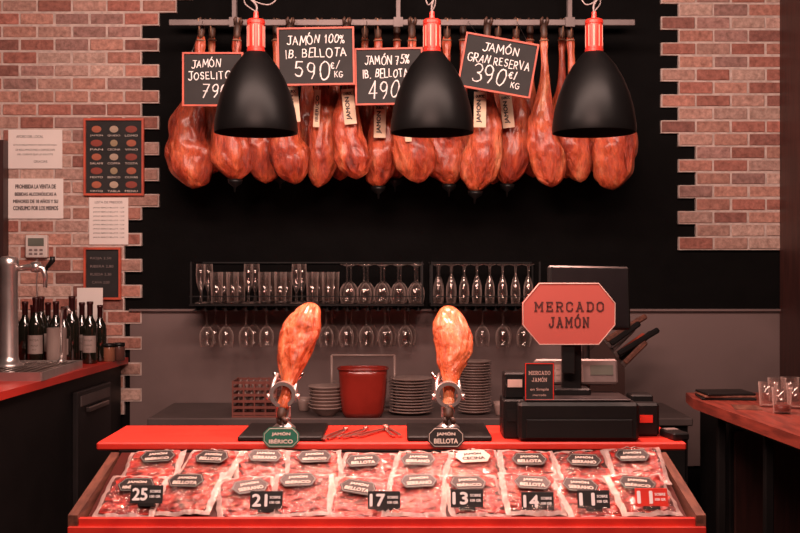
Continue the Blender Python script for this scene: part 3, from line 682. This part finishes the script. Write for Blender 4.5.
def lab_mesh(h0,h1,r=.0386):
    b=MB(); n=12; v=[];f=[]
    for k in range(n+1):
        a=-math.pi/2+(k/n-.5)*2.3; v+= [(r*math.cos(a),r*math.sin(a),h0),(r*math.cos(a),r*math.sin(a),h1)]
    for k in range(n): f.append((2*k,2*k+2,2*k+3,2*k+1))
    b.add(v,f,0,True)
    return b.mesh('bottle_label',[M_wlabel])
BLm=lab_mesh(.06,.15)
def curved(lines,r=.0389):
    b=MB()
    for t,cz,w,h in lines:
        v,f=tmesh(t); b.add([(r*math.sin(x*w/r),-r*math.cos(x*w/r),cz+y*h) for x,y in v],f)
    return b.mesh('lettering',M_ink,fix=False)
BLT=[curved([('RIOJA',.125,.045,.012),('CRIANZA',.10,.04,.008),('2015',.08,.02,.007)]),curved([('VINO',.125,.035,.012),('TINTO',.10,.04,.010)])]
bs=[(25,5.6),(33,5.72),(41,5.58),(48,5.74),(56,5.62),(64,5.5),(72,5.66),(82,5.75),(90,5.58),(100,5.7),(36,5.45),(14,5.75)]
for i,(px,Y) in enumerate(bs):
    p=W(px,0,Y); s=(1,.93,1.08,.97)[i%4]
    o=thing('wine_bottle','dark glass wine bottle with a '+('pale label' if i%3 else 'plain unlabelled body'),'bottle',(p.x,Y,lz),(0,0,random.uniform(-.2,.2)),'wine bottles on the side counter')
    o.scale=(s,s,s)
    part('bottle_body',BT,o); part('foil_cap',BC,o)
    if i%3: part('bottle_label',BLm,o); part('lettering',BLT[i%2],o)
JR=MB().lathe([(0,0),(.03,0),(.032,.005),(.032,.075),(.03,.08),(.0,.08)],18)
for px,Y,col in((109,5.7,(.30,.12,.07)),(119,5.76,(.12,.05,.04))):
    o=thing('spice_jar','small jar with a dark lid on the side counter','jar',(W(px,0,Y).x,Y,lz),group='small jars on the side counter')
    part('jar_body',JR.mesh('jar_body',mat('jar%d'%px,col,.2)),o); part('lid',MB().lathe([(0,.079),(.033,.079),(.033,.098),(0,.1)],18).mesh('lid',M_blackplastic),o)
a=W(90,300,5.86); o=thing('leaflet_card','upright cream card leaning on the brick wall','card',(a.x,5.86,lz))
part('card',MB().box((0,0,.20),(.145,.004,.40)).box((0,.02,.01),(.145,.05,.02)).mesh('card',M_paper),o)
o=thing('paper_roll','upright white paper roll','paper roll',(W(87,0,5.88).x-.02,5.42,lz)); 
part('roll',MB().lathe([(.018,0),(.050,0),(.050,.2),(.018,.2),(.018,0)],28,cap=False,smooth=False).mesh('roll',mat('tissue',(.35,.26,.23),.9)),o)

# ---------------------------------------------------------------- main counter
sz=.99; SX0,SX1=-1.14,1.075; SYF,SYB=3.90,4.32
o=part('countertop',MB().box(((SX0+SX1)/2,(SYF+SYB)/2,sz-.015),(SX1-SX0,SYB-SYF,.03),bev=.006).mesh('countertop',M_red)); tagit(o,'long red laminate countertop over the display case','countertop')
TB=Vector((0,3.885,.955)); TF=Vector((0,3.42,.80)); TX0,TX1=-1.05,.965
tang=math.atan2(TB.z-TF.z,TB.y-TF.y)
o=thing('display_case','slanted wooden display case holding vacuum packs of ham','display case',(0,3.9,0))
T=Matrix.Translation((0,-3.9,0))
b=MB().prism([(3.40,0),(3.40,.75),(3.88,.925),(4.28,.94),(4.28,0)],TX0,TX1,'x',M=T); part('body',b.mesh('body',M_blackmetal),o)
b=MB().prism([(3.42,.775),(3.42,.80),(3.885,.955),(3.885,.93)],TX0+.01,TX1-.01,'x',M=T); part('tray',b.mesh('tray',mat('tray_dark',(.08,.012,.009),.4)),o)
for x in(TX0-.015,TX1+.015):
    b=MB().prism([(3.385,.74),(3.385,.84),(3.895,.985-.03),(3.895,.90)],x-.016,x+.016,'x',M=T); part('side_rail',b.mesh('side_rail',M_wood),o)
b=MB().box(((TX0+TX1)/2,3.40-3.9,.805),(TX1-TX0,.018,.05),bev=.003).box(((TX0+TX1)/2,3.385-3.9,.79),(TX1-TX0+.06,.02,.03),bev=.003); part('front_lip',b.mesh('front_lip',M_redlip),o)
part('ridge',MB().box(((TX0+TX1)/2,3.893-3.9,.948),(TX1-TX0,.012,.03)).mesh('ridge',M_blackmetal),o)

def pack_meshes(seed,w=.206,h=.248):
    rnd=random.Random(seed); nx,ny=34,38; o=Vector((seed*5.3,seed*2.1,0))
    fv=[]
    for j in range(ny+1):
        for i in range(nx+1):
            u=i/nx*2-1; v=j/ny*2-1
            dome=(max(0,1-abs(u)**5)*max(0,1-abs(v)**5))
            z=.006+.018*dome+.007*noise.noise(Vector((u*2.5,v*2.5,0))+o)+.016*abs(noise.noise(Vector((u*4,v*4,3))+o))*(.3+.7*dome)
            x=u*w/2*(1+.06*noise.noise(Vector((v*3,1,0))+o)); y=v*h/2*(1+.06*noise.noise(Vector((u*3,5,0))+o))
            fv.append((x,y,z))
    b=MB(); b.add(fv,[])
    for j in range(ny):
        for i in range(nx):
            a=j*(nx+1)+i; e=1 if (i<3 or i>=nx-3 or j<2 or j>=ny-4) else 0
            b.f.append([a,a+1,a+nx+2,a+nx+1]); b.m.append(e); b.sm.append(True)
    film=b.mesh('plastic_film',[M_film,M_seal],fix=False)
    b=MB()
    for k in range(10):
        cx=(k%2-.5)*.080+rnd.uniform(-.012,.012); cy=-.090+(k//2)*.040+rnd.uniform(-.008,.008); R1=rnd.uniform(.048,.058); R2=rnd.uniform(.032,.042); ph=rnd.uniform(0,6)
        n=20; v=[(cx,cy,.010+.0012*k)];f=[]
        for q in range(1,4):
            for s in range(n):
                a=s*2*math.pi/n; rr=q/3*(1+.16*math.sin(3*a+ph)); z=.010+.0012*k+.005*math.sin(a*4+ph)*q/3
                v.append((max(-w/2+.016,min(w/2-.016,cx+R1*rr*math.cos(a))),max(-h/2+.016,min(h/2-.028,cy+R2*rr*math.sin(a))),max(.003,z)))
        for s in range(n):
            f.append((0,1+s,1+(s+1)%n))
            for q in range(2): f.append((1+q*n+s,1+(q+1)*n+s,1+(q+1)*n+(s+1)%n,1+q*n+(s+1)%n))
        b.add(v,f,0,True)
    sl=b.mesh('ham_slices',M_slice,fix=False)
    return film,sl
PK=[pack_meshes(i+1) for i in range(8)]
def label_mesh(w=.130,h=.074,m=M_lab):
    c=.019; pts=[(-w/2,0),(-w/2+c,-h/2),(w/2-c,-h/2),(w/2,0),(w/2-c,h/2),(-w/2+c,h/2)]
    return MB().prism(pts,0,.0005).mesh('pack_label',m)
LBm=label_mesh(); LBm2=label_mesh(m=M_cream)
def hexborder(w,h,c,m):
    P=[(-w/2,0),(-w/2+c,-h/2),(w/2-c,-h/2),(w/2,0),(w/2-c,h/2),(-w/2+c,h/2)]; b=MB()
    b.tube([(p[0],p[1],0) for p in P],.0006,4,closed=True); return b.mesh('border',m)
HB=hexborder(.120,.064,.017,M_cream)
LT=[lettering([('JAMÓN',0,.0135,.066,.019),(t,0,-.0135,.086,.019)],M_cream,flat=True,bold=.05) for t in('IBÉRICO','BELLOTA','SERRANO')]
LTd=lettering([('JAMÓN',0,.0135,.066,.019),('CECINA',0,-.0135,.083,.019)],M_ink,flat=True,bold=.05)
rp=random.Random(37)
def pack(px,row,i):
    vv=.350 if row==0 else .130
    vv+=rp.uniform(-.018,.010) if row==0 else rp.uniform(-.006,.018)
    yb=TF.y+vv*math.cos(tang); zb=TF.z+vv*math.sin(tang)
    zo=.003+(.006 if i%2 else 0)+(.014 if row else 0)
    n=Vector((0,-math.sin(tang),math.cos(tang)))
    X=(px-400)*yb/F
    loc=Vector((X,yb,zb))+n*zo
    light=(row==0 and i==6)
    o=thing('ham_pack','clear vacuum pack of sliced cured ham with '+('a cream label' if light else 'a black label'),'packaged ham',loc,(0,0,0),'vacuum packs of sliced ham in the display case')
    e_=i in(0,9); mz=6 if e_ else 13
    o.rotation_euler=Euler((tang+(.06 if row else .045),rp.uniform(-.04,.04),math.radians(rp.uniform(-mz,mz))),'XYZ')
    fm,sl=PK[(i*3+row*4)%8]
    part('plastic_film',fm,o); part('ham_slices',sl,o)
    ly=.030+rp.uniform(-.014,.014)+(.008 if row else 0)
    lb=part('pack_label',LBm2 if light else LBm,o,(rp.uniform(-.020,.020),ly,.0350),(.06,rp.uniform(-.03,.03),rp.uniform(-.20,.20)))
    part('lettering',LTd if light else LT[i%3],lb,(0,0,.0010))
    part('border',HB,lb,(0,0,.0008))
for i,px in enumerate((153,209,262,314,368,421,474,528,583,636)): pack(px,0,i)
for i,px in enumerate((133,190,247,303,360,417,474,531,587,641)): pack(px,1,i)
for k,(px,py,num,red) in enumerate([(146,494,'25',0),(266,500,'21',0),(384,500,'17',0),(467,498,'13',0),(538,501,'14',0),(594,499,'11',0),(652,497,'11',1)]):
    Y=3.455; p=W(px,py+9,Y)
    o=thing('price_tag',('red' if red else 'black')+' plastic price tag with white numbers on the ham packs','price tag',(p.x,Y,p.z),(math.radians(-18),0,0),'price tags in the display case')
    w,h=.108,.060
    part('plate',MB().box((0,0,h/2),(w,.003,h),bev=.001).mesh('plate',M_redlip if red else M_chalk),o)
    part('foot',MB().box((0,.012,-.004),(w*.5,.03,.01)).mesh('foot',M_blackplastic),o)
    part('lettering',lettering([(num,-.022,h/2,.052,.042),('SOBRE',.029,h*.66,.036,.009),('100 GR',.029,h*.38,.036,.009)],M_white,bold=.045),o,(0,-.0028,0))

# ---------------------------------------------------------------- ham stands
def hexpts(w,h,c): return [(-w/2+c,-h/2),(w/2-c,-h/2),(w/2,-h/2+c),(w/2,h/2-c),(w/2-c,h/2),(-w/2+c,h/2),(-w/2,h/2-c),(-w/2,-h/2+c)]
standkeys=[(0,.26,0),(.06,.33,0),(.13,.30,0),(.22,.36,.0),(.32,.52,.04),(.42,.74,.10),(.54,.92,.13),(.66,1.0,.08),(.78,.96,.0),(.87,.82,-.08),(.94,.58,-.16),(.98,.32,-.20),(1,.02,-.20)]
def hamstand(px,pt,green,seed,fl,R):
    Y=4.06; X=W(px,0,Y).x
    col='green' if green else 'black'
    o=thing('ham_stand','black ham holder board with a chrome ring clamp','ham stand',(X,Y,sz),group='ham stands on the red countertop')
    part('base_board',MB().box((0,.03,.010),(.32,.34,.020),bev=.005).mesh('base_board',M_blackplastic),o)
    b=MB().tube([(0,.0,.02),(0,-.005,.07),(0,-.01,.125)],[.022,.018,.017],14).lathe([(.045,.020),(.045,.034),(.02,.055)],20)
    b.box((0,-.015,.095),(.055,.03,.05),bev=.006); part('post',b.mesh('post',M_satin),o)
    cx,cy,cz=0,-.03,.165
    b=MB(); Rr=.043
    v=[];f=[]
    for k in range(36):
        a=k*2*math.pi/36
        for rr,yy in ((Rr-.007,cy-.024),(Rr+.007,cy-.024),(Rr+.007,cy+.024),(Rr-.007,cy+.024)):
            v.append((cx+rr*math.cos(a),yy,cz+rr*math.sin(a)))
    for k in range(36):
        k2=(k+1)%36
        for q in range(4): f.append((k*4+q,k*4+(q+1)%4,k2*4+(q+1)%4,k2*4+q))
    b.add(v,f,0,False)
    b.tube([(-.046,cy,.172),(-.042,.02,.205),(-.03,.05,.235)],.009,8); b.tube([(.046,cy,.172),(.042,.02,.205),(.03,.05,.235)],.009,8)
    part('clamp_ring',b.mesh('clamp_ring',M_satin),o)
    for a in (math.radians(190),math.radians(-10)):
        d=Vector((math.cos(a),0,math.sin(a))); c0=Vector((cx,cy,cz)); L_=.054
        b=MB().tube([c0+d*.03,c0+d*L_],.007,8).tube([c0+d*(L_-.004),c0+d*(L_+.010)],.013,12); part('clamp_screw',b.mesh('clamp_screw',M_satin),o)
    b=MB().tube([(0,.17,.02),(0,.18,.12),(0,.16,.20)],.008,10).tube([(-.06,.16,.23),(-.04,.16,.205),(0,.16,.195),(.04,.16,.205),(.06,.16,.23)],.007,10); part('rear_support',b.mesh('rear_support',M_chrome),o)
    s=thing('hexagonal_sign',col+' octagonal plastic ham label on the stand','sign',W(px-(3 if green else 2),437,3.885),(math.radians(-8),0,0),'small ham labels on the stands')
    w,h=.135,.075
    part('plate',MB().prism(hexpts(w,h,.022),0,.004,'y').mesh('plate',M_green if green else M_chalk),s)
    bb=MB(); P=hexpts(w-.01,h-.01,.02); bb.tube([(p[0],0,p[1]) for p in P],.0011,5,closed=True)
    part('border',bb.mesh('border',M_cream),s,(0,-.001,0))
    part('lettering',lettering([('JAMÓN',0,.013,.07,.017),('IBÉRICO' if green else 'BELLOTA',0,-.013,.09,.019)],M_cream,bold=.05),s,(0,-.002,0))
    hb=Vector((X,Y-.045,sz+.11)); tp=W(*pt,Y+.18); ax=tp-hb; L=ax.length
    h=thing('cured_ham','cured ham leg clamped hoof down in a stand','ham',hb,(0,0,0),'hams clamped in stands')
    q=Vector((0,0,-1)).rotation_difference(ax.normalized()); h.rotation_mode='QUATERNION'; h.rotation_quaternion=q
    part('ham_meat',ham_mesh(seed,L,R,fl,1.25,M_ham2,.30,standkeys,1.35),h); part('hoof',HOOF,h,scale=(1.0,1.0,.6))
hamstand(284,(308,303),True,21,-1,.087)
hamstand(448,(452,305),False,29,1,.075)
def tongs(px,Y,rot):
    o=thing('serving_tongs','pair of flat brushed metal serving tongs','tongs',(W(px,0,Y).x,Y,sz+.004),(0,0,math.radians(rot)),'tongs on the red countertop')
    for sgn in(-1,1):
        P=[(sgn*.002,.12),(sgn*.016,.06),(sgn*.020,-.04),(sgn*.024,-.09),(sgn*.016,-.125),(sgn*.004,-.12),(sgn*.008,-.085),(sgn*.008,-.04),(sgn*.006,.05),(sgn*.0,.10)]
        part('arm',MB().prism(P,0,.006).mesh('arm',M_redlit_steel),o)
    part('hinge',MB().lathe([(.012,-.002),(.012,.012)],12).mesh('hinge',M_redlit_steel),o,(0,.115,0))
tongs(336,4.06,-16); tongs(354,4.08,-22); tongs(372,4.10,-30); tongs(391,4.12,12)
o=thing('carving_knife','long carving knife with a dark handle','knife',(W(320,0,4.1).x,4.04,sz+.009),(0,0,math.radians(14)))
part('blade',MB().prism([(-.012,-.12),(.0,-.14),(.012,-.12),(.012,.05),(-.012,.05)],0,.002).mesh('blade',M_redlit_steel),o); part('handle',MB().box((0,.10,.001),(.026,.11,.018),bev=.005).mesh('handle',M_blackplastic),o)

# ---------------------------------------------------------------- scale + sign + monitor
p=W(576,0,3.98)
o=thing('shop_scale','black retail scale with keypad and small display','scale',(p.x,4.06,sz))
part('body',MB().box((0,0,.075),(.455,.30,.145),bev=.012).box((0,0,.004),(.40,.26,.01)).mesh('body',M_blackplastic),o)
part('weighing_plate',MB().box((0,-.01,.154),(.40,.25,.010),bev=.003).mesh('weighing_plate',mat('dark_steel',(.10,.08,.08),.35,.8)),o)
part('drawer_front',MB().box((0,-.153,.05),(.40,.008,.07),bev=.002).mesh('drawer_front',M_blackmetal),o)
part('mast',MB().box((0,.03,.26),(.075,.04,.22),bev=.006).box((0,.03,.17),(.14,.09,.03),bev=.006).mesh('mast',M_blackplastic),o)
hd=part('display_head',MB().box((0,0,0),(.33,.07,.10),bev=.008).mesh('display_head',M_greyplastic),o,(.03,.12,.235),(math.radians(-12),0,0))
part('screen',MB().box((.10,-.037,.005),(.09,.004,.04)).mesh('screen',M_lcd),hd)
b=MB(); [b.box((-.14+i*.022,-.037,-.03+j*.022),(.015,.005,.014)) for i in range(8) for j in range(3)]; b.box((-.063,-.0355,-.008),(.18,.002,.07)); part('keypad',b.mesh('keypad',mat('keys',(.42,.30,.27),.5)),hd)
c=W(569,313.5,4.0); w=93*4.0/F; h=62*4.0/F
def oct(w,h,cx,cz): return [(-w/2,-cz),(-w/2+cx,-h/2),(w/2-cx,-h/2),(w/2,-cz),(w/2,cz),(w/2-cx,h/2),(-w/2+cx,h/2),(-w/2,cz)]
o=thing('shop_sign','red faceted plaque sign with pale border on the scale mast','sign',(c.x,4.0,c.z-h/2),(0,0,0))
part('plaque',MB().prism(oct(w,h,.064,h*.18),0,.012,'y').mesh('plaque',M_signred),o,(0,0,h/2))
b=MB(); P=oct(w-.004,h-.004,.063,h*.175); b.tube([(q[0],0,q[1]) for q in P],.0022,6,closed=True)
part('border',b.mesh('border',M_border),o,(0,-.001,h/2))
part('lettering',strokes([('MERCADO',0,.028,.262,.033,0),('JAMÓN',0,-.032,.150,.036,0)],M_darkprint,SLAB,.17,gap=.42),o,(0,-.002,h/2))
part('stalk',MB().box((0,.02,-.04),(.05,.02,.14),bev=.003).mesh('stalk',M_blackplastic),o)
mc=W(586,297,4.3)
o=thing('monitor','black flat monitor tilted on a slim pole','monitor',(mc.x,4.27,sz),(0,0,math.radians(6)))
mh=mc.z-sz
sc=part('screen_housing',MB().box((0,0,0),(.34,.03,.26),bev=.008).mesh('screen_housing',M_blackplastic),o,(.0,-.02,mh),(math.radians(-8),math.radians(1),0))
part('screen_glass',MB().box((0,-.016,0),(.315,.003,.235)).mesh('screen_glass',mat('dark_glass',(.010,.008,.009),.3,spec=.4)),sc)
part('pole',MB().tube([(0,.02,.0),(0,.02,mh-.05)],.016,12).mesh('pole',M_blackplastic),o); part('foot',MB().box((0,.01,.008),(.16,.10,.016),bev=.004).mesh('foot',M_blackplastic),o)
a=W(541,386,3.885); 
o=thing('small_card_sign','small dark plastic card sign with red edge and fine print','sign',(a.x,3.93,sz+.17),(0,0,0))
part('card',MB().box((0,0,.055),(.112,.004,.145),bev=.001).box((0,.014,-.005),(.08,.03,.012)).mesh('card',M_chalk),o)
part('lettering',strokes([('MERCADO',0,.088,.080,.013,0),('JAMÓN',0,.062,.055,.013,0)],M_border,SLAB,.15,gap=.3),o,(0,-.003,0))
part('fine_print',lettering([('en Simple',0,.025,.070,.013),('mercado',0,.005,.05,.008)],M_border),o,(0,-.003,0))
b=MB(); ring_frame(b,.108,.140,.003,.002); part('band',b.mesh('band',M_redlip),o,(0,-.003,.055))
for k,(px,zz,wd,cm,lb) in enumerate([(518,0,.085,M_blackplastic,'black plastic card dispenser on the countertop'),(519,.15,.08,M_blackplastic,'small dark terminal box on the dispenser')]):
    pp=W(px,0,4.0); o=thing('terminal_box',lb,'box',(pp.x-.015,4.06,sz+zz))
    hh=.15 if k==0 else .10
    part('housing',MB().box((0,0,hh/2),(wd,.16 if k==0 else .1,hh),bev=.006).mesh('housing',cm),o)
    part('front_panel',MB().box((0,-.083 if k==0 else -.052,hh*.6),(wd*.7,.004,hh*.3)).mesh('front_panel',M_border if k else M_blackmetal),o)
pp=W(648,0,4.0); o=thing('receipt_printer','black receipt printer with red stickers beside the scale','printer',(pp.x,4.12,sz))
part('housing',MB().box((0,0,.065),(.105,.18,.13),bev=.01).box((0,.02,.14),(.085,.10,.03),bev=.006).mesh('housing',M_blackplastic),o)
part('sticker',MB().box((0,-.092,.07),(.05,.003,.03)).mesh('sticker',M_redlip),o)
pp=W(668,0,4.05); o=thing('card_terminal','small dark card payment terminal','card reader',(pp.x+.01,4.0,sz),(0,0,.2))
part('housing',MB().box((0,0,.015),(.065,.13,.03),bev=.006).mesh('housing',M_blackplastic),o); part('screen',MB().box((0,.03,.031),(.05,.04,.002)).mesh('screen',M_greyplastic),o)
# knife holder with a bundle of handles behind the scale
Q=W(611,352,5.45); dv=Vector((.80,0,.60)); nv=Vector((-.60,0,.80))
o=thing('knife_block','dark slanted knife block on the back counter','knife block',(Q.x,5.48,bz))
qz=Q.z-bz; A=(nv.x*.10,qz+nv.z*.10); B=(-nv.x*.10,qz-nv.z*.10)
part('block',MB().prism([(-.22,0),(.06,0),B,A,(-.24,qz*.62)],-.09,.09,'y').mesh('block',mat('dark_block',(.05,.022,.018),.5)),o)
an=math.atan2(dv.x,dv.z); km=[M_wood,M_blackplastic,M_woodR,M_blackplastic,M_greyplastic,M_wood,M_blackplastic,M_wood]
for k in range(9):
    off=-.085+.17*k/8
    base=Vector((Q.x,5.48+(-.055,.0,.05)[k%3],Q.z))+nv*off
    o=thing('kitchen_knife','kitchen tool with slim handle standing slanted in the block','knife',base,(0,an-.14+.08*(k%4),0),'knives in the block')
    hh=(.16,.22,.19,.25)[k%4]
    part('handle',MB().box((0,0,hh/2+.02),(.030,.020,hh),bev=.007).mesh('handle',km[k%8]),o)
    part('bolster',MB().box((0,0,.012),(.030,.014,.02),bev=.003).mesh('bolster',M_steel),o)

# ---------------------------------------------------------------- right bar table
tz=1.05
o=thing('bar_table','high wooden bar table with black frame legs','table',(1.9,4.4,0)); T=Matrix.Translation((-1.9,-4.4,0))
part('worktop',MB().prism([(1.33,4.72),(1.44,3.3),(2.6,3.3),(2.6,4.95),(1.36,4.95)],tz-.045,tz,M=T).mesh('worktop',M_table),o)
for x,y in((1.42,4.60),(1.47,4.15),(1.50,3.8),(1.53,3.4),(2.3,4.75)):
    part('leg',MB().box((x-1.9,y-4.4,(tz-.045)/2),(.035,.035,tz-.045),bev=.004).mesh('leg',M_blackmetal),o)
for za,zb_ in((tz-.085,tz-.047),(.20,.23)):
    part('crossbar',MB().prism([(1.42,4.6),(1.52,3.4),(1.55,3.4),(1.45,4.6)],za,zb_,M=T).mesh('crossbar',M_blackmetal),o)
o=thing('low_cabinet','dark cabinet unit behind the bar table','cabinet',(2.0,5.3,0))
part('body',MB().box((.05,0,.45),(.9,.5,.9),bev=.005).mesh('body',M_blackmetal),o)
for x in(-.17,.27): 
    d=part('door',MB().box((0,0,0),(.42,.02,.78),bev=.004).mesh('door',M_column),o,(x,-.26,.46)); part('handle',MB().box((0,-.015,0),(.012,.02,.14),bev=.003).mesh('handle',M_steel),d,(.16,-.01,.2))
for k,(px,Y,pv) in enumerate(((768,4.45,0),(782,4.25,1),(796,4.4,0),(777,4.62,0),(790,4.65,1))):
    o=thing('glass_tumbler','clear glass tumbler'+(' with reddish drink' if pv else '')+' on the bar table','glass',(W(px,0,Y).x,Y,tz),group='glasses on the bar table')
    part('glass_body',MB().lathe([(0,0),(.032,0),(.034,.006),(.040,.105),(.038,.105),(.032,.010),(0,.008)],24,cap=False).mesh('glass_body',M_glass),o)
    if pv: part('drink',MB().lathe([(0,.009),(.031,.011),(.033,.035),(0,.036)],20).mesh('drink',mat('drink',(.20,.03,.02),.2)),o)
for k in range(3):
    o=part('serving_board',MB().box((0,0,0),(.24-.01*k,.17,.010),bev=.003).mesh('serving_board',M_wood if k%2 else M_blackplastic),None,(W(735,0,4.6).x,4.74,tz+.0055+k*.0105),(0,0,.08*k-.1)); tagit(o,'flat dark serving board in a small stack','board','serving boards on the table')
o=thing('menu_card','folded printed card on the table','menu',(W(748,0,4.4).x,4.42,tz),(0,0,-.2)); part('card',MB().box((0,0,.0015),(.11,.15,.003)).mesh('card',M_wood),o)

# ---------------------------------------------------------------- lights
def area(name,loc,tgt,sx,sy,e,col):
    li=bpy.data.lights.new(name,'AREA'); li.shape='RECTANGLE'; li.size=sx; li.size_y=sy; li.energy=e; li.color=col
    o=bpy.data.objects.new(name,li); C.objects.link(o); o.location=loc
    o.rotation_euler=(Vector(tgt)-Vector(loc)).to_track_quat('-Z','Y').to_euler(); return o
area('ceiling_light',(0,3.2,3.3),(0,5.9,2.1),3.4,.3,114,(1,.69,.59))
area('ceiling_light_front',(-.2,1.2,3.2),(0,4.2,1.2),2.0,.4,84,(1,.62,.52))
w=bpy.data.worlds.new('world'); bpy.context.scene.world=w; w.use_nodes=True
w.node_tree.nodes['Background'].inputs[0].default_value=(.30,.15,.13,1); w.node_tree.nodes['Background'].inputs[1].default_value=.10
cam=bpy.data.cameras.new('camera'); cam.sensor_width=36; cam.lens=36*F/800; cam.clip_start=.05
co=bpy.data.objects.new('camera',cam); C.objects.link(co); co.location=(0,0,CZ); co.rotation_euler=(math.pi/2,0,0)
bpy.context.scene.camera=co
